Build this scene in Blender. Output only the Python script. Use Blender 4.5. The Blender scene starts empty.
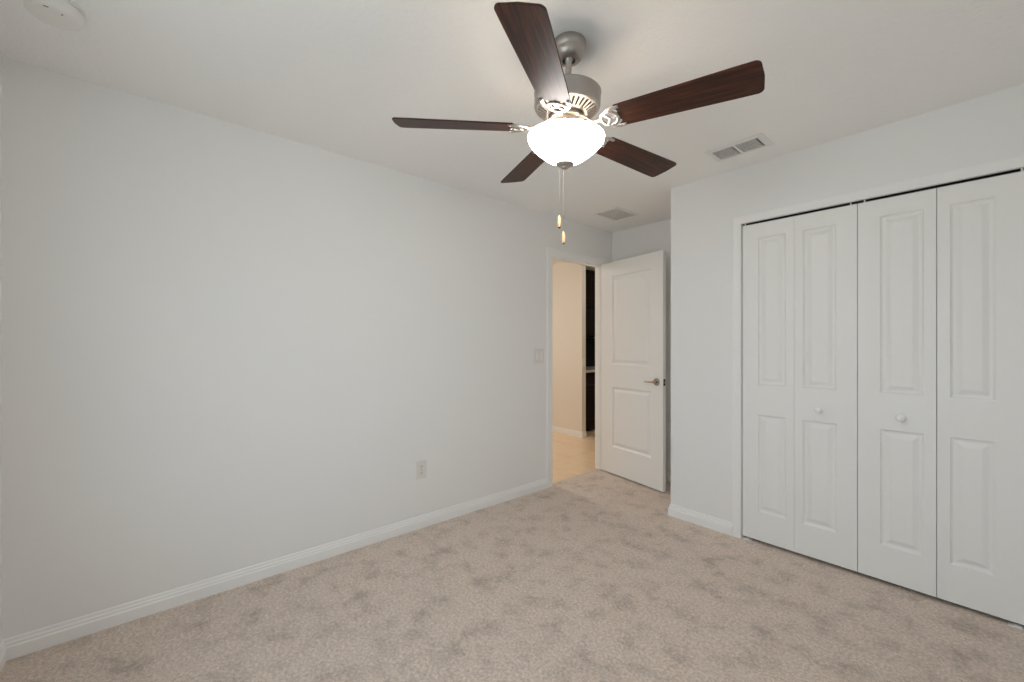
import bpy, bmesh, math, random
from mathutils import Vector, Matrix

PI = math.pi
S = bpy.context.scene
COL = S.collection

# ------------------------------------------------------------------ camera
CAM_Z, YAW, FPX, CY = 1.273, math.radians(49.10), 420.3, 344.2   # CY: the horizon's pixel row
cam = bpy.data.cameras.new('camera')
cam.sensor_width = 36.0
cam.lens = 36.0 * FPX / 1024.0
cam.shift_y = (CY - 341.0) / 1024.0
cam.clip_start = 0.02
cam_o = bpy.data.objects.new('camera', cam)
cam_o.location = (0, 0, CAM_Z)
cam_o.rotation_euler = (PI / 2, 0, YAW)
COL.objects.link(cam_o)
S.camera = cam_o

# ------------------------------------------------------------------ world, daylight, exposure
W = bpy.data.worlds.new('sky')
S.world = W
W.use_nodes = True
bg = W.node_tree.nodes['Background']
wn, wl = W.node_tree.nodes, W.node_tree.links     # bright overcast sky over duller ground
w_tc, w_sep, w_ramp = wn.new('ShaderNodeTexCoord'), wn.new('ShaderNodeSeparateXYZ'), wn.new('ShaderNodeValToRGB')
wl.new(w_tc.outputs['Generated'], w_sep.inputs[0])
w_map = wn.new('ShaderNodeMapRange')
w_map.inputs['From Min'].default_value, w_map.inputs['From Max'].default_value = -0.08, 0.08
wl.new(w_sep.outputs['Z'], w_map.inputs['Value'])
wl.new(w_map.outputs['Result'], w_ramp.inputs['Fac'])
w_ramp.color_ramp.elements[0].color = (0.62, 0.68, 0.69, 1)
w_ramp.color_ramp.elements[1].color = (0.75, 0.89, 1.0, 1)
wl.new(w_ramp.outputs['Color'], bg.inputs['Color'])
bg.inputs['Strength'].default_value = 3.9

S.view_settings.view_transform = 'Standard'
S.view_settings.look = 'None'
S.view_settings.exposure = 0.06
S.view_settings.gamma = 1.0
S.view_settings.use_curve_mapping = False
S.cycles.max_bounces = 16
S.cycles.diffuse_bounces = 10
S.cycles.glossy_bounces = 4
S.cycles.transparent_max_bounces = 8
S.cycles.caustics_reflective = False
S.cycles.caustics_refractive = False
S.cycles.sample_clamp_indirect = 6.0
S.cycles.use_denoising = True

# room constants (metres; the camera stands over the origin)
XL, XR, YN, YB, YC, XC, H = -2.621, 0.47, -0.444, 3.647, 2.941, -1.591, 2.43
WT = 0.09
WIN_X0, WIN_X1, WIN_Z0, WIN_Z1 = -1.55, 0.05, 0.65, 2.05
XH = XL - WT                              # hall side of the left wall
HX0, HY0, HY1 = -5.4, 1.4, 7.0            # hall and kitchen beyond the door
FAN = Vector((-1.0780, 1.2234, H))

# portal: tells the renderer where the daylight comes in
pl = bpy.data.lights.new('window_daylight', 'AREA')
pl.shape = 'RECTANGLE'
pl.size, pl.size_y = WIN_X1 - WIN_X0, WIN_Z1 - WIN_Z0
pl.cycles.is_portal = True
plo = bpy.data.objects.new('window_daylight', pl)
plo.location = ((WIN_X0 + WIN_X1) / 2, YN - 0.06, (WIN_Z0 + WIN_Z1) / 2)
plo.rotation_euler = (PI / 2, 0, 0)               # shines along +Y
COL.objects.link(plo)


# ------------------------------------------------------------------ materials
def srgb(r, g, b):
    f = lambda c: (c / 255 / 12.92) if c / 255 <= 0.04045 else ((c / 255 + 0.055) / 1.055) ** 2.4
    return (f(r), f(g), f(b), 1)


def mat(name, col, rough=0.5, metal=0.0, coat=0.0, spec=0.5):
    m = bpy.data.materials.new(name)
    m.use_nodes = True
    b = m.node_tree.nodes['Principled BSDF']
    b.inputs['Base Color'].default_value = col
    b.inputs['Roughness'].default_value = rough
    b.inputs['Metallic'].default_value = metal
    b.inputs['Coat Weight'].default_value = coat
    b.inputs['Specular IOR Level'].default_value = spec
    return m


def nodes(m):
    return m.node_tree.nodes, m.node_tree.links, m.node_tree.nodes['Principled BSDF']


def bump(m, scale, strength, dist=0.002, detail=3.0, rough=0.55):
    N, L, b = nodes(m)
    tc = N.new('ShaderNodeTexCoord')
    n = N.new('ShaderNodeTexNoise')
    n.inputs['Scale'].default_value = scale
    n.inputs['Detail'].default_value = detail
    n.inputs['Roughness'].default_value = rough
    L.new(tc.outputs['Object'], n.inputs['Vector'])
    bp = N.new('ShaderNodeBump')
    bp.inputs['Strength'].default_value = strength
    bp.inputs['Distance'].default_value = dist
    L.new(n.outputs['Fac'], bp.inputs['Height'])
    L.new(bp.outputs['Normal'], b.inputs['Normal'])
    return m


M = {}
M['wall'] = bump(mat('wall_paint', srgb(235, 235, 234), 0.62, spec=0.35), 110, 0.25, 0.0012)
M['ceiling'] = bump(mat('ceiling_paint', srgb(243, 243, 242), 0.85, spec=0.2), 55, 0.8, 0.004, 4)
M['trim'] = mat('semi_gloss_trim', srgb(240, 240, 239), 0.38, spec=0.4)
M['door'] = bump(mat('door_paint', srgb(238, 238, 236), 0.42, spec=0.4), 240, 0.06, 0.0006)
M['hall_wall'] = bump(mat('hall_paint', srgb(228, 223, 214), 0.65, spec=0.3), 110, 0.25, 0.0012)
M['plate'] = mat('white_plastic', srgb(232, 231, 227), 0.35)
M['wall_plate'] = mat('wall_plate_plastic', srgb(223, 221, 216), 0.4)
M['dark'] = mat('black_gap', (0.006, 0.006, 0.006, 1), 0.7)
M['slot'] = mat('slot_dark', (0.03, 0.028, 0.026, 1), 0.6)
M['vent'] = mat('vent_enamel', srgb(228, 227, 224), 0.45)
M['duct'] = mat('duct_dark', (0.02, 0.02, 0.02, 1), 0.8)
M['nickel'] = bump(mat('brushed_nickel', srgb(176, 170, 164), 0.36, metal=0.9), 400, 0.05, 0.0004)
M['chrome'] = mat('satin_chrome', srgb(176, 168, 156), 0.22, metal=1.0)
M['espresso'] = mat('espresso_wood', srgb(26, 11, 9), 0.5, spec=0.25)
M['black_gloss'] = mat('black_glass', (0.004, 0.004, 0.004, 1), 0.3, spec=0.3)
M['counter'] = mat('stone_counter', srgb(205, 198, 188), 0.25)
M['chain'] = mat('dull_bead_chain', srgb(105, 100, 94), 0.6, metal=0.3)
M['maple'] = mat('pull_wood', srgb(226, 196, 150), 0.45)
M['window'] = mat('window_vinyl', srgb(236, 236, 234), 0.4)


def carpet():
    m = mat('cut_pile_carpet', srgb(170, 152, 142), 0.95, spec=0.1)
    N, L, b = nodes(m)
    b.inputs['Sheen Weight'].default_value = 0.25
    b.inputs['Sheen Roughness'].default_value = 0.5
    tc = N.new('ShaderNodeTexCoord')

    def noise(scale, detail, rough, dist=0.0):
        n = N.new('ShaderNodeTexNoise')
        n.inputs['Scale'].default_value = scale
        n.inputs['Detail'].default_value = detail
        n.inputs['Roughness'].default_value = rough
        n.inputs['Distortion'].default_value = dist
        L.new(tc.outputs['Object'], n.inputs['Vector'])
        return n

    def ramp(src, pts):
        r = N.new('ShaderNodeValToRGB')
        e = r.color_ramp.elements
        e[0].position, e[0].color = pts[0][0], pts[0][1]
        e[1].position, e[1].color = pts[1][0], pts[1][1]
        for p, c in pts[2:]:
            x = e.new(p)
            x.color = c
        L.new(src.outputs['Fac'], r.inputs['Fac'])
        return r
    patches = noise(7.0, 6.0, 0.68, 0.1)          # brushed pile: darker islands
    r1 = ramp(patches, [(0.33, srgb(188, 171, 158)), (0.53, srgb(223, 206, 192)), (0.43, srgb(211, 194, 180))])
    fibre = noise(75, 6.0, 0.85)
    r2 = ramp(fibre, [(0.34, (0.55, 0.54, 0.53, 1)), (0.64, (1.20, 1.20, 1.20, 1))])
    mx = N.new('ShaderNodeMix')
    mx.data_type = 'RGBA'
    mx.blend_type = 'MULTIPLY'
    mx.inputs['Factor'].default_value = 1.0
    L.new(r1.outputs['Color'], mx.inputs['A'])
    L.new(r2.outputs['Color'], mx.inputs['B'])
    L.new(mx.outputs['Result'], b.inputs['Base Color'])
    bp = N.new('ShaderNodeBump')
    bp.inputs['Strength'].default_value = 0.8
    bp.inputs['Distance'].default_value = 0.006
    L.new(fibre.outputs['Fac'], bp.inputs['Height'])
    L.new(bp.outputs['Normal'], b.inputs['Normal'])
    return m


def tile():
    m = mat('beige_tile', srgb(214, 190, 158), 0.3)
    N, L, b = nodes(m)
    tc = N.new('ShaderNodeTexCoord')
    mp = N.new('ShaderNodeMapping')
    mp.inputs['Rotation'].default_value = (0, 0, 0)
    L.new(tc.outputs['Object'], mp.inputs['Vector'])
    br = N.new('ShaderNodeTexBrick')
    br.offset = 0.0
    br.inputs['Color1'].default_value = srgb(236, 212, 180)
    br.inputs['Color2'].default_value = srgb(231, 205, 172)
    br.inputs['Mortar'].default_value = srgb(210, 184, 152)
    br.inputs['Scale'].default_value = 1.0
    br.inputs['Mortar Size'].default_value = 0.004
    br.inputs['Brick Width'].default_value = 0.45
    br.inputs['Row Height'].default_value = 0.45
    L.new(mp.outputs['Vector'], br.inputs['Vector'])
    n = N.new('ShaderNodeTexNoise')
    n.inputs['Scale'].default_value = 9
    n.inputs['Detail'].default_value = 5
    L.new(tc.outputs['Object'], n.inputs['Vector'])
    mx = N.new('ShaderNodeMix')
    mx.data_type = 'RGBA'
    mx.blend_type = 'OVERLAY'
    mx.inputs['Factor'].default_value = 0.25
    L.new(br.outputs['Color'], mx.inputs['A'])
    L.new(n.outputs['Fac'], mx.inputs['B'])
    L.new(mx.outputs['Result'], b.inputs['Base Color'])
    return m


def walnut():
    m = mat('walnut_blade', srgb(70, 36, 22), 0.46, spec=0.32)
    N, L, b = nodes(m)
    tc = N.new('ShaderNodeTexCoord')
    mp = N.new('ShaderNodeMapping')
    mp.inputs['Scale'].default_value = (2.2, 38, 8)
    L.new(tc.outputs['Object'], mp.inputs['Vector'])
    n = N.new('ShaderNodeTexNoise')
    n.inputs['Scale'].default_value = 2.6
    n.inputs['Detail'].default_value = 6
    n.inputs['Roughness'].default_value = 0.65
    n.inputs['Distortion'].default_value = 0.7
    L.new(mp.outputs['Vector'], n.inputs['Vector'])
    r = N.new('ShaderNodeValToRGB')
    e = r.color_ramp.elements
    e[0].position, e[0].color = 0.30, srgb(24, 10, 6)
    e[1].position, e[1].color = 0.72, srgb(92, 47, 23)
    x = e.new(0.5)
    x.color = srgb(52, 23, 11)
    L.new(n.outputs['Fac'], r.inputs['Fac'])
    L.new(r.outputs['Color'], b.inputs['Base Color'])
    return m


def lit_glass(name, col, strength):
    m = bpy.data.materials.new(name)
    m.use_nodes = True
    N, L = m.node_tree.nodes, m.node_tree.links
    b = N['Principled BSDF']
    b.inputs['Base Color'].default_value = srgb(240, 232, 220)
    b.inputs['Roughness'].default_value = 0.25
    b.inputs['Emission Color'].default_value = col
    b.inputs['Emission Strength'].default_value = strength
    return m


def pane_glass():
    m = bpy.data.materials.new('window_glass')
    m.use_nodes = True
    N, L = m.node_tree.nodes, m.node_tree.links
    N.remove(N['Principled BSDF'])
    out = N['Material Output']
    t = N.new('ShaderNodeBsdfTransparent')
    g = N.new('ShaderNodeBsdfGlossy')
    g.inputs['Roughness'].default_value = 0.02
    mx = N.new('ShaderNodeMixShader')
    mx.inputs['Fac'].default_value = 0.06
    L.new(t.outputs[0], mx.inputs[1])
    L.new(g.outputs[0], mx.inputs[2])
    L.new(mx.outputs[0], out.inputs['Surface'])
    return m


M['carpet'] = carpet()
M['tile'] = tile()
M['walnut'] = walnut()
M['bowl'] = lit_glass('frosted_lit_glass', (1.0, 0.97, 0.93, 1), 27.0)
M['bowl_inside'] = lit_glass('frosted_glass_inside', (1.0, 0.87, 0.74, 1), 3.3)
M['hall_glass'] = lit_glass('hall_lit_glass', (1.0, 0.95, 0.89, 1), 80.0)
M['kitchen_glass'] = lit_glass('kitchen_lit_glass', (1.0, 0.97, 0.92, 1), 16.0)
M['pane'] = pane_glass()


# ------------------------------------------------------------------ mesh helpers
def box(bm, x0, x1, y0, y1, z0, z1, mi=0):
    vs = [bm.verts.new(p) for p in ((x0, y0, z0), (x1, y0, z0), (x1, y1, z0), (x0, y1, z0),
                                    (x0, y0, z1), (x1, y0, z1), (x1, y1, z1), (x0, y1, z1))]
    for f in ((0, 3, 2, 1), (4, 5, 6, 7), (0, 1, 5, 4), (1, 2, 6, 5), (2, 3, 7, 6), (3, 0, 4, 7)):
        bm.faces.new([vs[i] for i in f]).material_index = mi
    return vs


def boxes(*bs):
    bm = bmesh.new()
    for b in bs:
        box(bm, *b)
    return bm


def lathe(bm, prof, seg=48, c=(0, 0, 0), mi=0, close=False):
    """prof: list of (r, z) from one end to the other"""
    rings = []
    for r, z in prof:
        if r < 1e-6:
            rings.append([bm.verts.new((c[0], c[1], c[2] + z))])
        else:
            rings.append([bm.verts.new((c[0] + r * math.cos(2 * PI * k / seg), c[1] + r * math.sin(2 * PI * k / seg), c[2] + z))
                          for k in range(seg)])
    out = []
    pairs = list(zip(rings[:-1], rings[1:]))
    if close:
        pairs.append((rings[-1], rings[0]))
    for a, b in pairs:
        for k in range(seg):
            k2 = (k + 1) % seg
            if len(a) == 1 and len(b) == 1:
                continue
            if len(a) == 1:
                f = bm.faces.new((a[0], b[k2], b[k]))
            elif len(b) == 1:
                f = bm.faces.new((a[k], a[k2], b[0]))
            else:
                f = bm.faces.new((a[k], a[k2], b[k2], b[k]))
            f.material_index = mi
            out.append(f)
    return rings, out


def tube(bm, pts, rads, seg=12, flat=1.0, up=Vector((0, 0, 1)), mi=0):
    """sweep an ellipse (rads wide, rads*flat along up) along pts"""
    pts = [Vector(p) for p in pts]
    if not isinstance(rads, (list, tuple)):
        rads = [rads] * len(pts)
    rings = []
    for i, p in enumerate(pts):
        t = (pts[min(i + 1, len(pts) - 1)] - pts[max(i - 1, 0)]).normalized()
        s = t.cross(up)
        if s.length < 1e-4:
            s = t.cross(Vector((1, 0, 0)))
        s.normalize()
        n = s.cross(t).normalized()
        rings.append([bm.verts.new(p + s * rads[i] * math.cos(2 * PI * k / seg) + n * rads[i] * flat * math.sin(2 * PI * k / seg))
                      for k in range(seg)])
    for a, b in zip(rings[:-1], rings[1:]):
        for k in range(seg):
            bm.faces.new((a[k], a[(k + 1) % seg], b[(k + 1) % seg], b[k])).material_index = mi
    bm.faces.new(list(reversed(rings[0]))).material_index = mi
    bm.faces.new(rings[-1]).material_index = mi


def prism(bm, outline, z0, z1):
    """extrude a closed xy outline from z0 to z1"""
    lo = [bm.verts.new((x, y, z0)) for x, y in outline]
    hi = [bm.verts.new((x, y, z1)) for x, y in outline]
    n = len(outline)
    bm.faces.new(list(reversed(lo)))
    bm.faces.new(hi)
    for k in range(n):
        bm.faces.new((lo[k], lo[(k + 1) % n], hi[(k + 1) % n], hi[k]))


def sweep(bm, prof, path, closed=False):
    """mouldings: prof = [(out, up)] swept along path = [(point, out_dir, up_dir)]"""
    rings = [[bm.verts.new(Vector(p) + Vector(o) * a + Vector(u) * b) for a, b in prof] for p, o, u in path]
    n = len(prof)
    for a, b in zip(rings[:-1], rings[1:]):
        for k in range(n):
            bm.faces.new((a[k], a[(k + 1) % n], b[(k + 1) % n], b[k]))
    bm.faces.new(list(reversed(rings[0])))
    bm.faces.new(rings[-1])


def offset_of(p):
    v = Vector((0, 0, 0))
    while p is not None:
        v += p.location
        p = p.parent
    return v


def obj(name, bm, m, parent=None, smooth=False, bevel=0.0, mats=None, world=True):
    bmesh.ops.recalc_face_normals(bm, faces=bm.faces)
    if parent is not None and world:
        d = offset_of(parent)
        for v in bm.verts:
            v.co -= d
    me = bpy.data.meshes.new(name)
    bm.to_mesh(me)
    bm.free()
    for x in (mats or [m]):
        me.materials.append(x)
    o = bpy.data.objects.new(name, me)
    COL.objects.link(o)
    if parent is not None:
        o.parent = parent
    if smooth:
        for p in me.polygons:
            p.use_smooth = True
        md = o.modifiers.new('edges', 'EDGE_SPLIT')
        md.split_angle = math.radians(38)
    if bevel:
        md = o.modifiers.new('soft', 'BEVEL')
        md.width = bevel
        md.segments = 2
        md.limit_method = 'ANGLE'
        md.angle_limit = math.radians(40)
    return o


def tag(o, label, cat, group=None):
    o['label'] = label
    o['category'] = cat
    if group:
        o['group'] = group
    return o


def thing(name, loc, label, cat, group=None):
    o = bpy.data.objects.new(name, None)
    o.empty_display_size = 0.1
    o.location = loc
    COL.objects.link(o)
    return tag(o, label, cat, group)


def struct(o, label, cat):
    o['kind'] = 'structure'
    return tag(o, label, cat)


# ------------------------------------------------------------------ room shell
D_Y0, D_Y1, D_Z = 2.748, 3.486, 2.064            # bedroom door opening in the left wall
C_X0, C_X1, C_Z = -1.099, 0.092, 2.061           # closet opening

struct(obj('floor', boxes((XL - 0.05, XR + 0.1, YN - 0.1, YB + 0.1, -0.08, 0.0)), M['carpet']),
       'taupe wall to wall carpet with brushed darker patches', 'floor')
VENT = (-1.158, -0.843, 2.533, 2.735)             # x0, x1, y0, y1 of the supply register
GRILLE = (-2.343, -2.090, 2.980, 3.307)           # and of the return grille
VI, GI = 0.034, 0.026                             # flange widths


def slab(x0, x1, y0, y1, z0, z1, holes):
    xs = sorted({x0, x1} | {h[0] for h in holes} | {h[1] for h in holes})
    ys = sorted({y0, y1} | {h[2] for h in holes} | {h[3] for h in holes})
    bm = bmesh.new()
    for i in range(len(xs) - 1):
        for j in range(len(ys) - 1):
            cx, cy = (xs[i] + xs[i + 1]) / 2, (ys[j] + ys[j + 1]) / 2
            if not any(h[0] < cx < h[1] and h[2] < cy < h[3] for h in holes):
                box(bm, xs[i], xs[i + 1], ys[j], ys[j + 1], z0, z1)
    bmesh.ops.remove_doubles(bm, verts=bm.verts, dist=1e-5)
    seen = {}                                     # drop the walls between neighbouring blocks
    for f in bm.faces:
        seen.setdefault(tuple(sorted(v.index for v in f.verts)), []).append(f)
    bm.verts.index_update()
    seen = {}
    for f in bm.faces:
        seen.setdefault(tuple(sorted(v.index for v in f.verts)), []).append(f)
    bmesh.ops.delete(bm, geom=[f for fs in seen.values() if len(fs) > 1 for f in fs], context='FACES_ONLY')
    return bm


holes = [(h[0] + i, h[1] - i, h[2] + i, h[3] - i) for h, i in ((VENT, VI), (GRILLE, GI))]
struct(obj('ceiling', slab(HX0 - 0.1, XR + 0.1, YN - 0.1, HY1 + 0.1, H, H + 0.1, holes), M['ceiling']),
       'white textured ceiling carrying the fan and two vents', 'ceiling')
struct(obj('wall_left', boxes((XH, XL, YN - 0.1, D_Y0 - 0.018, 0, H), (XH, XL, D_Y1 + 0.018, YB + 0.1, 0, H),
                              (XH, XL, D_Y0 - 0.018, D_Y1 + 0.018, D_Z + 0.018, H)), M['wall']),
       'long blank white wall on the left with outlet and doorway', 'wall')
struct(obj('wall_back', boxes((XL, XR + 0.1, YB, YB + 0.1, 0, H)), M['wall']),
       'white wall of the alcove behind the open door', 'wall')
struct(obj('wall_closet', boxes((XC, C_X0 - 0.018, YC, YC + 0.10, 0, H), (C_X1 + 0.018, XR, YC, YC + 0.10, 0, H),
                                (C_X0 - 0.018, C_X1 + 0.018, YC, YC + 0.10, C_Z + 0.018, H),
                                (XC, XC + 0.10, YC + 0.10, YB, 0, H)), M['wall']),
       'white wall holding the bifold closet doors', 'wall')
struct(obj('wall_right', boxes((XR, XR + 0.1, YN - 0.1, YB, 0, H)), M['wall']),
       'white wall out of the picture on the right', 'wall')
struct(obj('wall_near', boxes((XL, WIN_X0, YN - 0.1, YN, 0, H), (WIN_X1, XR, YN - 0.1, YN, 0, H),
                              (WIN_X0, WIN_X1, YN - 0.1, YN, 0, WIN_Z0), (WIN_X0, WIN_X1, YN - 0.1, YN, WIN_Z1, H)), M['wall']),
       'white wall meeting the left wall at the picture edge', 'wall')

# hall and kitchen beyond the doorway
struct(obj('floor_hall', boxes((HX0, XL - 0.05, HY0, HY1, -0.08, 0.0)), M['tile']),
       'beige square floor tiles of the hall beyond the doorway', 'floor')
STUB_X, STUB_Y0, STUB_Y1 = -3.69, 4.453, 4.533
struct(obj('wall_hall', boxes((HX0, STUB_X, STUB_Y0, STUB_Y1, 0, H)), M['hall_wall']),
       'warm lit hall wall seen through the doorway, ending at the kitchen', 'wall')
struct(obj('wall_hall_shell', boxes((HX0 - 0.1, HX0, HY0, HY1, 0, H), (HX0 - 0.1, XH, HY0 - 0.1, HY0, 0, H),
                                    (HX0 - 0.1, XH + 0.1, HY1, HY1 + 0.1, 0, H), (XH, XH + 0.1, YB + 0.1, HY1, 0, H),
                                    (-4.58, -4.50, STUB_Y1, HY1, 0, H)), M['hall_wall']),
       'outer walls of the hall and kitchen out of sight', 'wall')

# ---- baseboards
BP = [(0, 0), (0.014, 0), (0.014, 0.050), (0.0105, 0.056), (0.0105, 0.064), (0.007, 0.070), (0.006, 0.080), (0.003, 0.084), (0, 0.084)]
UP = (0, 0, 1)


def baseboard(name, path, label, m=None):
    bm = bmesh.new()
    sweep(bm, BP, [(p, o, UP) for p, o in path])
    return struct(obj(name, bm, m or M['trim']), label, 'baseboard')


CW = 0.068                                        # casing width
baseboard('baseboard_left', [((XL, YN, 0), (1, 1, 0)), ((XL, D_Y0 - CW - 0.004, 0), (1, 0, 0))],
          'white baseboard along the long left wall')
baseboard('baseboard_alcove', [((XL, D_Y1 + CW + 0.004, 0), (1, 0, 0)), ((XL, YB, 0), (1, -1, 0)), ((XC, YB, 0), (-1, -1, 0)),
                               ((XC, YC, 0), (-1, -1, 0)), ((C_X0 - 0.053, YC, 0), (0, -1, 0))],
          'white baseboard wrapping the alcove and closet corner')
baseboard('baseboard_right', [((C_X1 + 0.053, YC, 0), (0, -1, 0)), ((XR, YC, 0), (-1, -1, 0)), ((XR, YN, 0), (-1, 1, 0)), ((XL, YN, 0), (1, 1, 0))],
          'white baseboard along the right and near walls')
baseboard('baseboard_hall', [((HX0, STUB_Y0, 0), (0, -1, 0)), ((STUB_X, STUB_Y0, 0), (1, -1, 0)), ((STUB_X, STUB_Y1, 0), (1, 0, 0))],
          'white baseboard wrapping the end of the hall wall')

# ---- casings: moulded profile, mitred round the opening
CP = [(0, 0), (0.008, 0), (0.011, 0.006), (0.011, 0.022), (0.014, 0.032), (0.015, 0.060), (0.013, 0.068), (0, 0.068)]
CP2 = [(0, 0), (0.006, 0), (0.008, 0.004), (0.008, 0.030), (0.0095, 0.044), (0.008, 0.052), (0, 0.052)]


def casing(bm, a, b, up_z, out, prof=CP):
    """a, b: bottom inner corners (xy); casing runs up a, across at up_z, down b"""
    a, b = Vector((a[0], a[1], 0)), Vector((b[0], b[1], 0))
    al = (a - b).normalized()
    z = Vector((0, 0, 1))
    t = Vector((0, 0, up_z))
    sweep(bm, prof, [(a, out, al), (a + t, out, al + z), (b + t, out, z - al), (b, out, -al)])


bm = bmesh.new()
casing(bm, (XL, D_Y0 - 0.004), (XL, D_Y1 + 0.004), D_Z + 0.004, Vector((1, 0, 0)))
casing(bm, (XH, D_Y0 - 0.004), (XH, D_Y1 + 0.004), D_Z + 0.004, Vector((-1, 0, 0)))
# jamb lining and stop
box(bm, XH, XL, D_Y0 - 0.018, D_Y0, 0, D_Z)
box(bm, XH, XL, D_Y1, D_Y1 + 0.018, 0, D_Z)
box(bm, XH, XL, D_Y0 - 0.018, D_Y1 + 0.018, D_Z, D_Z + 0.018)
box(bm, XH + 0.030, XH + 0.062, D_Y0, D_Y0 + 0.010, 0, D_Z - 0.010)
box(bm, XH + 0.030, XH + 0.062, D_Y1 - 0.010, D_Y1, 0, D_Z - 0.010)
box(bm, XH + 0.030, XH + 0.062, D_Y0, D_Y1, D_Z - 0.010, D_Z)
trim1 = struct(obj('trim_1', bm, M['trim']), 'white casing and jamb round the bedroom doorway', 'trim')
obj('strike_plate', boxes((XL - 0.040, XL - 0.012, D_Y0, D_Y0 + 0.0012, 0.92, 0.98)), M['chrome'], trim1)

bm = bmesh.new()
casing(bm, (C_X0, YC), (C_X1, YC), C_Z, Vector((0, -1, 0)), CP2)
box(bm, C_X0 - 0.018, C_X0, YC, YC + 0.10, 0, C_Z)
box(bm, C_X1, C_X1 + 0.018, YC, YC + 0.10, 0, C_Z)
box(bm, C_X0 - 0.018, C_X1 + 0.018, YC, YC + 0.10, C_Z, C_Z + 0.018)
struct(obj('trim_2', bm, M['trim']), 'white casing round the closet opening', 'trim')
struct(obj('trim_3', boxes((C_X0, C_X1, YC + 0.016, YC + 0.044, C_Z - 0.003, C_Z)), M['dark']),
       'dark sliding track above the closet doors', 'track')


# ------------------------------------------------------------------ panelled door leaves
def leaf_bm(w, h, t, panels, steps, both=False):
    """leaf in its own frame: x 0..w, front face at y=0 (outward -y), back at y=t, z 0..h.
    panels: (x0, x1, z0, z1); steps: (inset, depth) rings of the moulded panel"""
    bm = bmesh.new()
    xs = sorted({0.0, w} | {p[0] for p in panels} | {p[1] for p in panels})
    zs = sorted({0.0, h} | {p[2] for p in panels} | {p[3] for p in panels})

    def face(side):
        y0, sg = (0.0, 1.0) if side == 0 else (t, -1.0)
        for i in range(len(xs) - 1):
            for j in range(len(zs) - 1):
                cx, cz = (xs[i] + xs[i + 1]) / 2, (zs[j] + zs[j + 1]) / 2
                if any(p[0] < cx < p[1] and p[2] < cz < p[3] for p in panels):
                    continue
                bm.faces.new([bm.verts.new(v) for v in ((xs[i], y0, zs[j]), (xs[i + 1], y0, zs[j]),
                                                        (xs[i + 1], y0, zs[j + 1]), (xs[i], y0, zs[j + 1]))])
        for p in panels:
            prev = None
            for ins, dep in steps:
                r = [bm.verts.new(v) for v in ((p[0] + ins, y0 + sg * dep, p[2] + ins), (p[1] - ins, y0 + sg * dep, p[2] + ins),
                                               (p[1] - ins, y0 + sg * dep, p[3] - ins), (p[0] + ins, y0 + sg * dep, p[3] - ins))]
                if prev:
                    for k in range(4):
                        bm.faces.new((prev[k], prev[(k + 1) % 4], r[(k + 1) % 4], r[k]))
                prev = r
            bm.faces.new(prev)
    face(0)
    if both:
        face(1)
    else:
        bm.faces.new([bm.verts.new(v) for v in ((0, t, 0), (w, t, 0), (w, t, h), (0, t, h))])
    for q in (((0, 0, 0), (w, 0, 0), (w, t, 0), (0, t, 0)), ((0, 0, h), (w, 0, h), (w, t, h), (0, t, h)),
              ((0, 0, 0), (0, t, 0), (0, t, h), (0, 0, h)), ((w, 0, 0), (w, t, 0), (w, t, h), (w, 0, h))):
        bm.faces.new([bm.verts.new(v) for v in q])
    bmesh.ops.remove_doubles(bm, verts=bm.verts, dist=1e-5)
    return bm


# ---- bedroom door, standing open into the room
HINGE, FREE = Vector((-2.600, 3.449, 0)), Vector((-1.866, 3.3185, 0))
du = (FREE - HINGE)
DW = du.length
DANG = math.atan2(du.y, du.x)
D_BOT, D_H, D_T = 0.014, 2.062, 0.035
door = bpy.data.objects.new('door_1', None)
door.location = (HINGE.x, HINGE.y, 0)
door.rotation_euler = (0, 0, DANG)
COL.objects.link(door)
struct(door, 'white two panel door standing open at the alcove', 'door')
STEPS = [(0, 0), (0.005, 0.006), (0.011, 0.0115), (0.020, 0.0125), (0.026, 0.0115), (0.042, 0.004), (0.050, 0.0020)]
bm = leaf_bm(DW, D_H, D_T, [(0.138, DW - 0.128, 0.260, 0.845), (0.138, DW - 0.128, 1.060, 1.922)], STEPS, both=True)
for v in bm.verts:
    v.co.z += D_BOT
leaf = obj('leaf', bm, M['door'], door, world=False)
# lever handle (front and back), latch plate, hinges -- all in the leaf's frame
LX, LZ = DW - 0.066, 0.946
bm = bmesh.new()
for sg, y0 in ((-1, 0.0), (1, D_T)):
    rr, ff = lathe(bm, [(0, 0), (0.0325, 0), (0.0325, 0.004), (0.030, 0.009), (0.014, 0.012), (0.012, 0.030), (0.012, 0.046), (0.010, 0.050), (0, 0.050)], 32)
    for ring in rr:
        for v in ring:
            x, y, z = v.co
            v.co = (LX + x, y0 + sg * z, LZ + y)
    yy = y0 + sg * 0.042
    tube(bm, [(LX + 0.004, yy, LZ), (LX - 0.02, yy, LZ - 0.001), (LX - 0.06, yy, LZ - 0.003), (LX - 0.100, yy - sg * 0.004, LZ - 0.002), (LX - 0.112, yy - sg * 0.010, LZ - 0.001)],
         [0.011, 0.010, 0.0085, 0.008, 0.006], 12, 0.8)
obj('handle', bm, M['chrome'], door, smooth=True, world=False)['label'] = 'satin metal lever handle'
lp = obj('latch_plate', boxes((DW, DW + 0.0012, 0.005, 0.030, LZ - 0.029, LZ + 0.029)), M['chrome'], door, world=False)
obj('latch_screw', boxes((DW + 0.001, DW + 0.003, 0.011, 0.024, LZ - 0.026, LZ - 0.012), ), M['slot'], lp, world=False)
obj('latch_screw', boxes((DW + 0.001, DW + 0.003, 0.011, 0.024, LZ + 0.010, LZ + 0.026), ), M['slot'], lp, world=False)
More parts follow.
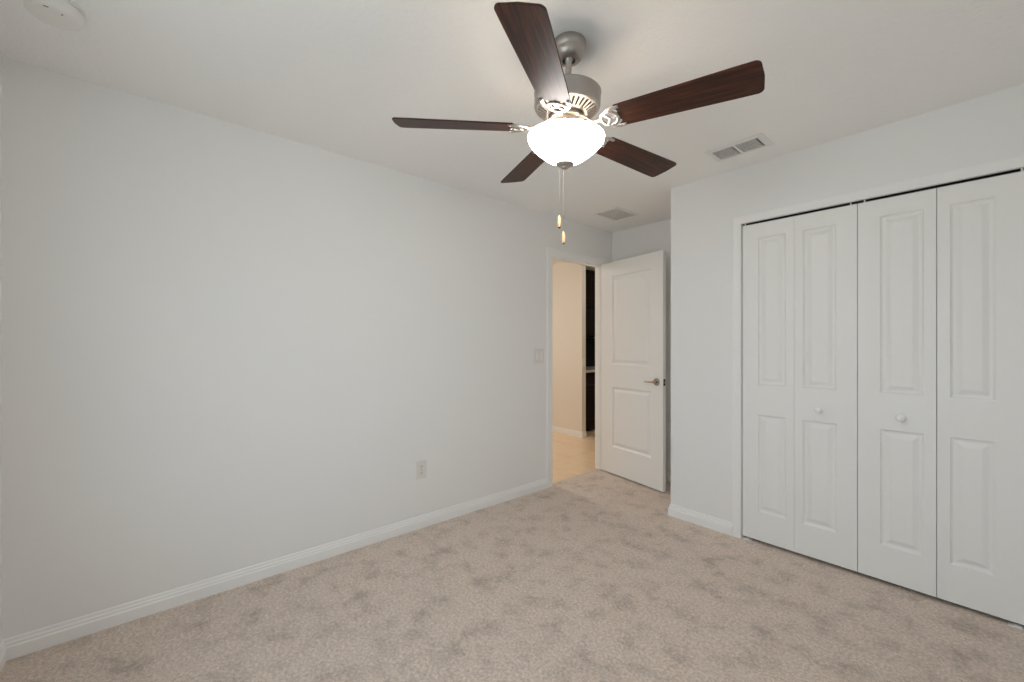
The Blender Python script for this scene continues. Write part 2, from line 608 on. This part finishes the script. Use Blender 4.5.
for hz in (0.25, 1.05, 1.85):
    bm = bmesh.new()
    lathe(bm, [(0, -0.046), (0.006, -0.046), (0.006, 0.046), (0, 0.046)], 12, (-0.007, D_T - 0.002, hz))
    box(bm, -0.0015, 0.0, 0.004, D_T, hz - 0.044, hz + 0.044)
    obj('hinge', bm, M['chrome'], door, smooth=True, world=False)

# ---- bifold closet doors: four moulded leaves in two pairs
LY = YC + 0.010                                  # front face of the leaves
LT = 0.030
L_BOT, L_TOP = 0.020, 2.046
edges = [C_X0 + 0.003, -0.8030, -0.5035, -0.1960, C_X1 - 0.003]
CSTEPS = [(0, 0), (0.004, 0.006), (0.009, 0.012), (0.015, 0.0132), (0.021, 0.0125), (0.040, 0.003), (0.045, 0.0020)]


def bifold(name, x0, x1, x2, knob_leaf, seam, label):
    d = bpy.data.objects.new(name, None)
    d.location = ((x0 + x2) / 2, LY + LT / 2, 0)
    COL.objects.link(d)
    struct(d, label, 'door')
    for k, (a, b) in enumerate(((x0 + 0.0015, x1 - seam), (x1 + seam, x2 - 0.0015))):
        w = b - a
        outer, inner = 0.092, 0.044
        pa, pb = (outer, w - inner) if k == 0 else (inner, w - outer)
        bm = leaf_bm(w, L_TOP - L_BOT, LT, [(pa, pb, 0.182, 0.802), (pa, pb, 0.992, 1.934)], CSTEPS)
        for v in bm.verts:
            v.co += Vector((a, LY, L_BOT))
        lf = obj('leaf', bm, M['door'], d)
        if k == knob_leaf:
            bm = bmesh.new()
            rr, ff = lathe(bm, [(0, 0), (0.011, 0), (0.010, 0.008), (0.0095, 0.014), (0.015, 0.019), (0.0185, 0.025), (0.019, 0.031),
                                (0.0165, 0.037), (0.010, 0.041), (0, 0.042)], 28)
            for ring in rr:
                for v in ring:
                    x, y, z = v.co
                    v.co = (a + (pa + pb) / 2 + x, LY - z, 0.892 + y)
            obj('knob', bm, M['trim'], lf, smooth=True)
    # pivots at the jamb side: pin in the track above, bracket on the carpet below
    px = x0 + 0.030 if knob_leaf == 1 else x2 - 0.030
    sgn = 1 if knob_leaf == 1 else -1
    bm = bmesh.new()
    lathe(bm, [(0, L_TOP - 0.004), (0.004, L_TOP - 0.004), (0.004, C_Z - 0.001), (0, C_Z - 0.001)], 10, (px - sgn * 0.014, LY + 0.006, 0))
    obj('pivot_pin', bm, M['plate'], d)
    gx = x2 - 0.030 if knob_leaf == 1 else x0 + 0.030
    bm = bmesh.new()
    lathe(bm, [(0, L_TOP - 0.004), (0.004, L_TOP - 0.004), (0.004, C_Z - 0.001), (0, C_Z - 0.001)], 10, (gx, LY + 0.006, 0))
    obj('guide_pin', bm, M['plate'], d)
    bm = boxes((px - 0.026, px + 0.026, LY - 0.012, LY + 0.022, 0.001, 0.004), (px - 0.010, px + 0.014, LY - 0.009, LY + 0.014, 0.004, 0.010))
    obj('pivot_bracket', bm, M['plate'], d)
    return d


bifold('door_2', edges[0], edges[1], edges[2], 1, 0.0006, 'left pair of white bifold closet doors with white knob')
bifold('door_3', edges[2], edges[3], edges[4], 0, 0.0013, 'right pair of white bifold closet doors with white knob')

# ------------------------------------------------------------------ window (in the wall behind the camera)
wf = bmesh.new()
x0, x1, z0, z1 = WIN_X0, WIN_X1, WIN_Z0, WIN_Z1
fy0, fy1 = YN - 0.10, YN - 0.05
for b in ((x0, x0 + 0.045, fy0, fy1, z0, z1), (x1 - 0.045, x1, fy0, fy1, z0, z1), (x0, x1, fy0, fy1, z0, z0 + 0.045), (x0, x1, fy0, fy1, z1 - 0.045, z1),
          (x0, x1, fy0 + 0.01, fy1, (z0 + z1) / 2 - 0.02, (z0 + z1) / 2 + 0.02)):
    box(wf, *b)
win = struct(obj('window_1', wf, M['window']), 'white single hung window that lights the room', 'window')
obj('pane', boxes((x0 + 0.04, x1 - 0.04, YN - 0.082, YN - 0.078, z0 + 0.04, z1 - 0.04)), M['pane'], win)
obj('window_sill', boxes((x0 - 0.03, x1 + 0.03, YN - 0.05, YN + 0.03, z0 - 0.022, z0)), M['trim'], win, bevel=0.004)


# ------------------------------------------------------------------ ceiling fan
fan = thing('ceiling_fan', FAN, 'five blade ceiling fan with dark walnut blades and lit glass bowl', 'fan')
FR = Vector((math.cos(YAW), math.sin(YAW), 0))   # picture right at the fan
FF = Vector((-math.sin(YAW), math.cos(YAW), 0))  # away from the camera
BALL = Vector((0, 0, -0.050))
TILT = Matrix.Translation(BALL) @ Matrix.Rotation(math.radians(1.88), 4, FF) @ Matrix.Rotation(math.radians(2.73), 4, FR) @ Matrix.Translation(-BALL)   # it hangs a little askew


RS = 0.956                                       # girth of the housing, bowl and canopy


def fpart(name, bm, m, parent=fan, smooth=True, tilt=True, bevel=0.0, mats=None):
    for v in bm.verts:
        v.co.x *= RS
        v.co.y *= RS
    o = obj(name, bm, m, parent, smooth=smooth, bevel=bevel, mats=mats, world=False)
    if tilt and parent is fan:
        o.matrix_local = TILT
    return o


bm = bmesh.new()
lathe(bm, [(0.030, -0.0005), (0.066, -0.0005), (0.067, -0.006), (0.066, -0.024), (0.062, -0.030), (0.060, -0.034), (0.0605, -0.040), (0.057, -0.052),
           (0.049, -0.062), (0.038, -0.068), (0.026, -0.069), (0.024, -0.060), (0.024, -0.030)], 56)
fpart('canopy', bm, M['nickel'], tilt=False)
bm = bmesh.new()
lathe(bm, [(0, -0.036), (0.014, -0.038), (0.021, -0.046), (0.0225, -0.053), (0.020, -0.062), (0.015, -0.070), (0.0125, -0.074), (0.0125, -0.180), (0, -0.180)], 28)
fpart('downrod', bm, M['nickel'])
# motor housing: drum, rim, vented cone
bm = bmesh.new()
lathe(bm, [(0, -0.172), (0.022, -0.172), (0.030, -0.178), (0.060, -0.181), (0.118, -0.183), (0.128, -0.186), (0.1335, -0.190), (0.1345, -0.194),
           (0.1325, -0.197), (0.1325, -0.240), (0.1300, -0.248), (0.124, -0.253)], 72)
NS = 36
r0, z0_, r1, z1_ = 0.124, -0.253, 0.074, -0.276


def conept(f, a, sink=0.0):
    r = r0 + (r1 - r0) * f
    return (r * math.cos(a), r * math.sin(a), z0_ + (z1_ - z0_) * f + sink)


for k in range(NS):
    a0, a3 = 2 * PI * k / NS, 2 * PI * (k + 1) / NS
    w_ = a3 - a0
    a1, a2 = a0 + w_ * 0.26, a0 + w_ * 0.74
    g = lambda q, mi: setattr(bm.faces.new([bm.verts.new(v) for v in q]), 'material_index', mi)
    F0, F1 = 0.12, 0.80
    g((conept(0, a0), conept(0, a3), conept(F0, a3), conept(F0, a0)), 0)
    g((conept(F1, a0), conept(F1, a3), conept(1, a3), conept(1, a0)), 0)
    g((conept(F0, a0), conept(F0, a1), conept(F1, a1), conept(F1, a0)), 0)
    g((conept(F0, a2), conept(F0, a3), conept(F1, a3), conept(F1, a2)), 0)
    dp = 0.014
    q = [conept(F0, a1), conept(F0, a2), conept(F1, a2), conept(F1, a1)]
    s = [conept(F0, a1, dp), conept(F0, a2, dp), conept(F1, a2, dp), conept(F1, a1, dp)]
    for i in range(4):
        g((q[i], q[(i + 1) % 4], s[(i + 1) % 4], s[i]), 0)
    g(s, 1)
lathe(bm, [(0.074, -0.276), (0.072, -0.272), (0.0, -0.270)], 72, mi=1)
bmesh.ops.remove_doubles(bm, verts=bm.verts, dist=1e-5)
fpart('motor_housing', bm, None, mats=[M['nickel'], M['slot']])
bm = bmesh.new()
lathe(bm, [(0, -0.268), (0.066, -0.270), (0.068, -0.276), (0.066, -0.288), (0.050, -0.292), (0, -0.292)], 48)
fpart('flywheel', bm, M['nickel'])
# switch housing and fitter that carry the bowl
bm = bmesh.new()
lathe(bm, [(0, -0.288), (0.046, -0.290), (0.050, -0.296), (0.050, -0.325), (0.044, -0.334), (0.040, -0.346), (0.030, -0.350), (0, -0.350)], 48)
for k in range(3):                                # arms out to the bowl's rim
    a = 2 * PI * k / 3 + 0.5
    tube(bm, [(0.035 * math.cos(a), 0.035 * math.sin(a), -0.344), (0.09 * math.cos(a), 0.09 * math.sin(a), -0.352), (0.146 * math.cos(a), 0.146 * math.sin(a), -0.357)], 0.006, 10, 0.5)
lathe(bm, [(0.148, -0.353), (0.1535, -0.353), (0.1535, -0.360), (0.148, -0.360)], 72, close=True)
tube(bm, [(0, 0, -0.349), (0, 0, -0.448)], 0.005, 10)
fpart('light_fitter', bm, M['nickel'])
# glass bowl
prof_o = [(0.1515, -0.352), (0.1545, -0.357), (0.1535, -0.366), (0.1475, -0.380), (0.1340, -0.396), (0.1150, -0.414), (0.0930, -0.432),
          (0.0700, -0.448), (0.0500, -0.4575), (0.0250, -0.461), (0.0060, -0.462)]
prof_o = [(r, -0.352 + (z + 0.352) * 0.93) for r, z in prof_o]
prof_i = [(max(r - 0.0045, 0.0055), z + 0.0045) for r, z in reversed(prof_o[1:])] + [(0.1485, -0.352)]
bm = bmesh.new()
lathe(bm, prof_o, 72)
lathe(bm, prof_i, 72, mi=1)
lathe(bm, [prof_i[-1], prof_o[0]], 72)
lathe(bm, [prof_o[-1], prof_i[0]], 72)
bmesh.ops.remove_doubles(bm, verts=bm.verts, dist=1e-5)
bowl = fpart('glass_bowl', bm, None, mats=[M['bowl'], M['bowl_inside']])
bowl['label'] = 'glowing frosted white glass bowl'
bm = bmesh.new()
lathe(bm, [(0, -0.452), (0.032, -0.4525), (0.0355, -0.4555), (0.035, -0.460), (0.027, -0.464), (0.017, -0.466), (0.0135, -0.470), (0.013, -0.474), (0.008, -0.477), (0, -0.478)], 36)
fin = obj('finial', bm, M['nickel'], bowl, smooth=True, world=False)

# blades and irons
ZB = -0.3244


def blade_outline():
    r_in, r_out = 0.198, 0.663
    pts = []
    half = lambda x: 0.0555 + (0.0680 - 0.0555) * min(1.0, (x - r_in) / (r_out - 0.05 - r_in))
    # root edge with its scallops, from -y to +y
    for t, dx in ((-1, 0.012), (-0.80, 0.004), (-0.62, 0.013), (-0.42, 0.018), (-0.22, 0.010), (0, -0.004), (0.22, 0.010), (0.42, 0.018), (0.62, 0.013), (0.80, 0.004), (1, 0.012)):
        pts.append((r_in + dx, t * half(r_in)))
    pts.reverse()                                 # +y to -y
    out = list(pts)
    for k in range(1, 9):
        x = r_in + (r_out - 0.023 - r_in) * k / 8
        out.append((x, -half(x)))
    c, hw = r_out - 0.023, half(r_out)
    R = 0.019
    for k in range(1, 8):                         # rounded corners joined by a shallow arc
        a = -PI / 2 + (PI / 2 - 0.16) * k / 7
        out.append((c + R * math.cos(a), -(hw - R) + R * math.sin(a)))
    out.append((r_out, 0))
    for k in range(7, 0, -1):
        a = PI / 2 - (PI / 2 - 0.16) * k / 7
        out.append((c + R * math.cos(a), (hw - R) + R * math.sin(a)))
    for k in range(8, 0, -1):
        x = r_in + (r_out - 0.023 - r_in) * k / 8
        out.append((x, half(x)))
    return out


bm = bmesh.new()
prism(bm, blade_outline(), -0.003, 0.003)
blade0 = obj('blade', bm, M['walnut'], fan, bevel=0.0012, world=False)

bm = bmesh.new()
# ring with three spokes, two prongs to the blade's corners, scalloped lip, S-shaped arm to the flywheel (blade frame, below the blade)
zi = -0.0045
cx, R = 0.178, 0.031
ringpts = [(cx + R * math.cos(2 * PI * k / 28), R * 1.12 * math.sin(2 * PI * k / 28), zi) for k in range(29)]
tube(bm, ringpts, 0.0066, 10, 0.5)
for a in (0.0, 2.1, -2.1):
    tube(bm, [(cx + 0.004, 0, zi), (cx + R * math.cos(a), R * 1.12 * math.sin(a), zi)], 0.0058, 8, 0.5)
for sg in (-1, 1):
    tube(bm, [(cx - 0.012, sg * 0.030, zi), (cx + 0.008, sg * 0.043, zi), (cx + 0.026, sg * 0.0485, zi), (cx + 0.048, sg * 0.0470, zi)],
         [0.0065, 0.0078, 0.0085, 0.0060], 10, 0.5)
for sx, sy in ((0.040, 0.047), (0.040, -0.047), (0.036, 0.0)):
    lathe(bm, [(0, 0), (0.0048, 0), (0.004, -0.003), (0, -0.0035)], 12, (cx + sx, sy, zi - 0.002))
iron0 = obj('blade_iron', bm, M['nickel'], fan, smooth=True, world=False)
bm = bmesh.new()
tube(bm, [(0.046, 0, -0.287), (0.064, 0, -0.291), (0.082, 0, -0.300), (0.100, 0, -0.316), (0.118, 0, -0.3265), (0.136, 0, -0.3255), (0.150, 0, -0.3215)],
     [0.014, 0.0135, 0.011, 0.0095, 0.0095, 0.010, 0.008], 14, 0.42, up=Vector((0, 1, 0)).cross(Vector((1, 0, 0))) * -1)
arm0 = obj('arm', bm, M['nickel'], iron0, smooth=True, world=False)
PITCH = math.radians(-12)
angles = [13.9 + 72 * k for k in range(5)]
for k, ad in enumerate(angles):
    rz = Matrix.Rotation(math.radians(ad), 4, 'Z')
    pose = TILT @ rz @ Matrix.Translation((0, 0, ZB)) @ Matrix.Rotation(PITCH, 4, 'X')
    if k == 0:
        b_, i_, a_ = blade0, iron0, arm0
    else:
        b_, i_, a_ = blade0.copy(), iron0.copy(), arm0.copy()
        for o in (b_, i_, a_):
            COL.objects.link(o)
    b_.parent = fan
    i_.parent = fan
    a_.parent = i_
    b_.matrix_local = pose
    i_.matrix_local = pose
    a_.matrix_local = pose.inverted() @ (TILT @ rz)

# pull chains behind the bowl, each with a wooden pull
def chain(px, ypull0, ypull1):
    d = 1.785
    p = FF * d + FR * ((px - 512) / FPX * d) - Vector((FAN.x, FAN.y, 0))
    zt = CAM_Z + (CY - ypull0) / FPX * d - H
    zb = CAM_Z + (CY - ypull1) / FPX * d - H
    bm = bmesh.new()
    n = 150
    top = -0.350
    # a bead chain: swelling and waisted tube
    pts, rad = [], []
    nb = int((top - zt) / 0.004)
    for k in range(nb):
        z = top - 0.004 * k
        for dz, r in ((0, 0.0002), (0.001, 0.0005), (0.002, 0.0006), (0.003, 0.0005)):
            pts.append((p.x, p.y, z - dz))
            rad.append(r)
    tube(bm, pts, rad, 6)
    # hook over the fitter's rim
    c0 = Vector((p.x, p.y, 0)) * 0.93
    tube(bm, [(c0.x, c0.y, -0.356), (c0.x * 1.01, c0.y * 1.01, -0.348), (p.x, p.y, -0.348), (p.x, p.y, -0.354)], 0.0012, 6)
    c = obj('pull_chain', bm, M['chain'], fan, world=False)
    bm = bmesh.new()
    h = zt - zb
    lathe(bm, [(0, zt), (0.0040, zt - 0.001), (0.0060, zt - h * 0.18), (0.0075, zt - h * 0.45), (0.0070, zt - h * 0.75), (0.0050, zt - h * 0.90), (0, zt - h * 0.90)], 20, (p.x, p.y, 0))
    pu = obj('wooden_pull', bm, M['maple'], c, smooth=True, world=False)
    pu['label'] = 'pale wooden pull'
    bm = bmesh.new()
    lathe(bm, [(0, zt - h * 0.88), (0.0052, zt - h * 0.89), (0.0046, zt - h * 0.97), (0, zb)], 16, (p.x, p.y, 0))
    obj('pull_tip', bm, M['slot'], c, smooth=True, world=False)


chain(559.2, 215.5, 228.5)
chain(563.6, 231.5, 244.5)

# the bulbs inside the bowl
for k in range(2):
    a = 1.2 + PI * k
    l = bpy.data.lights.new('fan_bulb', 'POINT')
    l.energy = 0.7
    l.color = (1.0, 0.76, 0.52)
    l.shadow_soft_size = 0.03
    lo = bpy.data.objects.new('fan_bulb', l)
    lo.location = TILT @ Vector((0.070 * math.cos(a), 0.070 * math.sin(a), -0.385)) + FAN
    COL.objects.link(lo)


# ------------------------------------------------------------------ vents in the ceiling
def frame_ring(bm, x0, x1, y0, y1, ins, z_hi, z_lo):
    """sloped flange: outer edge at the ceiling, inner edge dropped"""
    o = [(x0, y0), (x1, y0), (x1, y1), (x0, y1)]
    i = [(x0 + ins, y0 + ins), (x1 - ins, y0 + ins), (x1 - ins, y1 - ins), (x0 + ins, y1 - ins)]
    A = [bm.verts.new((x, y, z_hi)) for x, y in o]
    A2 = [bm.verts.new((x, y, z_hi - 0.002)) for x, y in o]
    B = [bm.verts.new((x, y, z_lo)) for x, y in i]
    C = [bm.verts.new((x, y, z_hi)) for x, y in i]
    for P, Q in ((A, A2), (A2, B), (B, C)):
        for k in range(4):
            bm.faces.new((P[k], P[(k + 1) % 4], Q[(k + 1) % 4], Q[k]))


def duct_bm(x0, x1, y0, y1, h):
    bm = bmesh.new()
    lo = [bm.verts.new(v) for v in ((x0, y0, H), (x1, y0, H), (x1, y1, H), (x0, y1, H))]
    hi = [bm.verts.new((v.co.x, v.co.y, H + h)) for v in lo]
    for k in range(4):
        bm.faces.new((lo[k], lo[(k + 1) % 4], hi[(k + 1) % 4], hi[k]))
    bm.faces.new(hi)
    return bm


def slat_bm(x0, x1, y, q):
    bm = bmesh.new()
    lo = [bm.verts.new((x0, y + a, H + b)) for a, b in q]
    hi = [bm.verts.new((x1, y + a, H + b)) for a, b in q]
    for i in range(4):
        bm.faces.new((lo[i], lo[(i + 1) % 4], hi[(i + 1) % 4], hi[i]))
    bm.faces.new(lo)
    bm.faces.new(list(reversed(hi)))
    return bm


# supply register in front of the closet
vx0, vx1, vy0, vy1 = VENT
vent = thing('air_vent', ((vx0 + vx1) / 2, (vy0 + vy1) / 2, H), 'white ceiling vent with two louvred openings near the closet wall', 'vent')
bm = bmesh.new()
frame_ring(bm, *VENT, VI, H, H - 0.008)
mx_ = (vx0 + vx1) / 2
box(bm, mx_ - 0.008, mx_ + 0.008, vy0 + VI, vy1 - VI, H - 0.008, H + 0.004)
obj('frame', bm, M['vent'], vent)
obj('duct', duct_bm(vx0 + VI, vx1 - VI, vy0 + VI, vy1 - VI, 0.09), M['duct'], vent)
for a, b in ((vx0 + VI, mx_ - 0.008), (mx_ + 0.008, vx1 - VI)):
    n = 7
    for k in range(n):
        yc = vy0 + VI + 0.024 + (vy1 - vy0 - 2 * VI - 0.030) * k / (n - 1)
        obj('slat', slat_bm(a + 0.001, b - 0.012, yc, [(-0.0032, -0.0014), (-0.0030, -0.0004), (0.0032, -0.0016), (0.0030, -0.0026)]), M['vent'], vent)

# return grille in the alcove ceiling
gx0, gx1, gy0, gy1 = GRILLE
grille = thing('return_grille', ((gx0 + gx1) / 2, (gy0 + gy1) / 2, H), 'white ceiling grille with fine slats above the open door', 'vent')
bm = bmesh.new()
frame_ring(bm, *GRILLE, GI, H, H - 0.007)
obj('frame', bm, M['vent'], grille)
obj('duct', duct_bm(gx0 + GI, gx1 - GI, gy0 + GI, gy1 - GI, 0.09), M['duct'], grille)
n = 20
for k in range(n):
    yc = gy0 + 0.034 + (gy1 - gy0 - 0.068) * k / (n - 1)
    obj('slat', slat_bm(gx0 + GI, gx1 - GI, yc, [(-0.0031, -0.0012), (-0.0029, -0.0002), (0.0031, -0.0012), (0.0029, -0.0022)]), M['vent'], grille)

# ------------------------------------------------------------------ smoke detector
SD = Vector((-2.096, -0.240, H))
DOT1, DOT2 = (0.055, -0.013), (0.038, 0.022)
sd = thing('smoke_detector', SD, 'round white smoke detector cut off by the top left edge', 'smoke detector')
bm = bmesh.new()
lathe(bm, [(0, -0.0003), (0.074, -0.0003), (0.075, -0.003), (0.075, -0.009), (0.070, -0.010), (0, -0.010)], 56)
obj('base', bm, M['plate'], sd, smooth=True, world=False)
bm = bmesh.new()
lathe(bm, [(0, -0.010), (0.064, -0.010), (0.064, -0.015), (0.0715, -0.017), (0.0700, -0.036), (0.0655, -0.046), (0.060, -0.0495), (0.045, -0.050), (0, -0.050)], 56)
obj('cover', bm, M['plate'], sd, smooth=True, world=False)
# sounder slot and indicator on the face
bm = bmesh.new()
tube(bm, [(DOT1[0], DOT1[1] - 0.006, -0.0497), (DOT1[0], DOT1[1] + 0.006, -0.0497)], 0.0022, 8, 0.5)
obj('sounder_slot', bm, M['slot'], sd, world=False)
bm = bmesh.new()
lathe(bm, [(0, -0.0512), (0.0026, -0.0508), (0.0026, -0.048), (0, -0.048)], 12, (DOT2[0], DOT2[1], 0))
obj('indicator', bm, M['slot'], sd, smooth=True, world=False)


# ------------------------------------------------------------------ switch and outlet plates on the left wall
def plate_bm(y0, y1, z0, z1, x, dx=0.005):
    bm = bmesh.new()
    e = 0.004
    a = [(y0, z0), (y1, z0), (y1, z1), (y0, z1)]
    b = [(y0 + e, z0 + e), (y1 - e, z0 + e), (y1 - e, z1 - e), (y0 + e, z1 - e)]
    A = [bm.verts.new((x, y, z)) for y, z in a]
    A2 = [bm.verts.new((x + dx * 0.5, y, z)) for y, z in a]
    B = [bm.verts.new((x + dx, y, z)) for y, z in b]
    for P, Q in ((A, A2), (A2, B)):
        for k in range(4):
            bm.faces.new((P[k], P[(k + 1) % 4], Q[(k + 1) % 4], Q[k]))
    bm.faces.new(B)
    bm.faces.new(A)
    return bm


oy, oz = 1.436, 0.402
out = thing('wall_outlet', (XL, oy, oz), 'white duplex outlet low on the long left wall', 'outlet')
obj('plate', plate_bm(oy - 0.040, oy + 0.040, oz - 0.062, oz + 0.062, XL), M['wall_plate'], out)
for s in (-1, 1):
    c = oz + s * 0.022
    bm = bmesh.new()
    pr = [(0.0165 * math.cos(2 * PI * k / 24), max(-0.0125, min(0.0125, 0.0165 * math.sin(2 * PI * k / 24)))) for k in range(24)]
    lo_ = [bm.verts.new((XL + 0.004, oy + a, c + b)) for a, b in pr]
    hi_ = [bm.verts.new((XL + 0.0065, oy + a, c + b)) for a, b in pr]
    bm.faces.new(hi_)
    for k in range(24):
        bm.faces.new((lo_[k], lo_[(k + 1) % 24], hi_[(k + 1) % 24], hi_[k]))
    rc = obj('receptacle', bm, M['wall_plate'], out)
    obj('slots', boxes((XL + 0.0062, XL + 0.0068, oy - 0.0075, oy - 0.0050, c - 0.002, c + 0.008), (XL + 0.0062, XL + 0.0068, oy + 0.0050, oy + 0.0070, c - 0.002, c + 0.007),
                       (XL + 0.0062, XL + 0.0068, oy - 0.0025, oy + 0.0025, c - 0.0095, c - 0.005)), M['slot'], rc)
bm = bmesh.new()
box(bm, XL + 0.0048, XL + 0.0058, oy - 0.003, oy + 0.003, oz - 0.003, oz + 0.003)
obj('screw', bm, M['chrome'], out)

sy, sz = 2.580, 1.167
sw = thing('light_switch', (XL, sy, sz), 'white two gang switch plate beside the doorway casing', 'switch')
obj('plate', plate_bm(sy - 0.060, sy + 0.060, sz - 0.062, sz + 0.062, XL), M['wall_plate'], sw)
for s in (-1, 1):
    c = sy + s * 0.023
    bm = boxes((XL + 0.004, XL + 0.0062, c - 0.0165, c + 0.0165, sz - 0.033, sz + 0.033))
    for v in bm.verts:                            # the paddle leans: its lower half stands proud
        if v.co.z < sz and v.co.x > XL + 0.005:
            v.co.x += 0.004 if s < 0 else 0.001
        elif v.co.x > XL + 0.005 and s > 0:
            v.co.x += 0.004
    rk = obj('rocker', bm, M['plate'], sw, bevel=0.0008)
    for q in (0.0485, -0.0485):
        obj('screw', boxes((XL + 0.0048, XL + 0.0056, c - 0.0025, c + 0.0025, sz + q - 0.0025, sz + q + 0.0025)), M['plate'], sw)

# switch on the end of the hall wall, by the kitchen
hsy, hsz = 4.493, 1.02
hs = thing('hall_switch', (STUB_X, hsy, hsz), 'white switch plate on the end of the hall wall by the dark cabinets', 'switch')
obj('plate', plate_bm(hsy - 0.036, hsy + 0.036, hsz - 0.060, hsz + 0.060, STUB_X), M['plate'], hs)
obj('rocker', boxes((STUB_X + 0.004, STUB_X + 0.008, hsy - 0.016, hsy + 0.016, hsz - 0.033, hsz + 0.033)), M['plate'], hs, bevel=0.001)

# ------------------------------------------------------------------ kitchen run glimpsed past the hall wall
KX = -3.860
KY0, KY1 = STUB_Y1 + 0.01, 6.50
KB = -4.495
cab = thing('base_cabinet', ((KB + KX) / 2, (KY0 + KY1) / 2, 0), 'dark brown base cabinet under the pale counter beyond the hall', 'cabinet')
obj('body', boxes((KB, KX - 0.022, KY0, KY1, 0.10, 0.865), (KB, KX - 0.07, KY0, KY1, 0, 0.10)), M['espresso'], cab)
hw = (KY1 - KY0) / 2
for k in range(2):
    a = KY0 + hw * k
    bm = leaf_bm(hw - 0.006, 0.56, 0.02, [(0.06, hw - 0.066, 0.06, 0.50)], [(0, 0), (0.006, 0.006), (0.012, 0.006)])
    for v in bm.verts:
        x, y, z = v.co
        v.co = (KX - y, a + 0.003 + x, 0.115 + z)
    dr = obj('door', bm, M['espresso'], cab)
    bm = boxes((KX - 0.02, KX, a + 0.003, a + hw - 0.003, 0.69, 0.855))
    obj('drawer', bm, M['espresso'], cab, bevel=0.003)
ct = obj('countertop', boxes((KB, KX + 0.03, KY0, KY1, 0.866, 0.900)), M['counter'], bevel=0.004)
tag(ct, 'pale stone counter edge between the dark cabinets', 'countertop')
UX = -4.14
uc = thing('wall_cabinet', ((KB + UX) / 2, (KY0 + KY1) / 2, 1.80), 'dark brown wall cabinet high up beyond the hall', 'cabinet')
obj('body', boxes((KB, UX - 0.022, KY0, KY1, 1.80, H - 0.002)), M['espresso'], uc)
for k in range(2):
    a = KY0 + hw * k
    bm = leaf_bm(hw - 0.006, 0.60, 0.02, [(0.06, hw - 0.066, 0.06, 0.54)], [(0, 0), (0.006, 0.006), (0.012, 0.006)])
    for v in bm.verts:
        x, y, z = v.co
        v.co = (UX - y, a + 0.003 + x, 1.815 + z)
    obj('door', bm, M['espresso'], uc)
mw = thing('microwave', ((KB + UX) / 2, (KY0 + KY1) / 2, 1.36), 'black microwave under the high dark wall cabinet', 'microwave')
obj('body', boxes((KB, UX + 0.02, KY0 + 0.01, KY1 - 0.01, 1.375, 1.795)), M['black_gloss'], mw, bevel=0.004)
obj('door', boxes((UX + 0.02, UX + 0.045, KY0 + 0.012, KY1 - 0.20, 1.385, 1.785)), M['black_gloss'], mw, bevel=0.004)
struct(obj('trim_4', boxes((KB - 0.004, KB + 0.010, KY0, KY1, 0.90, 1.80)), M['dark']), 'black backsplash above the pale counter', 'backsplash')

# hall ceiling lamp (the warm light beyond the doorway)
HL = Vector((-4.30, 2.90, H))
def flush_lamp(at, label, glass):
    hl = thing('ceiling_light', at, label, 'lamp')
    bm = bmesh.new()
    lathe(bm, [(0, -0.0005), (0.150, -0.0005), (0.152, -0.020), (0.140, -0.024), (0, -0.024)], 40)
    obj('base', bm, M['nickel'], hl, smooth=True, world=False)
    bm = bmesh.new()
    lathe(bm, [(0, -0.026), (0.136, -0.026), (0.132, -0.045), (0.110, -0.070), (0.065, -0.088), (0, -0.094)], 40)
    obj('diffuser', bm, glass, hl, smooth=True, world=False)


flush_lamp(HL, 'flush round ceiling lamp lighting the hall beyond the doorway', M['hall_glass'])
flush_lamp(Vector((-3.00, 4.95, H)), 'flush round ceiling lamp lighting the kitchen past the hall wall', M['kitchen_glass'])
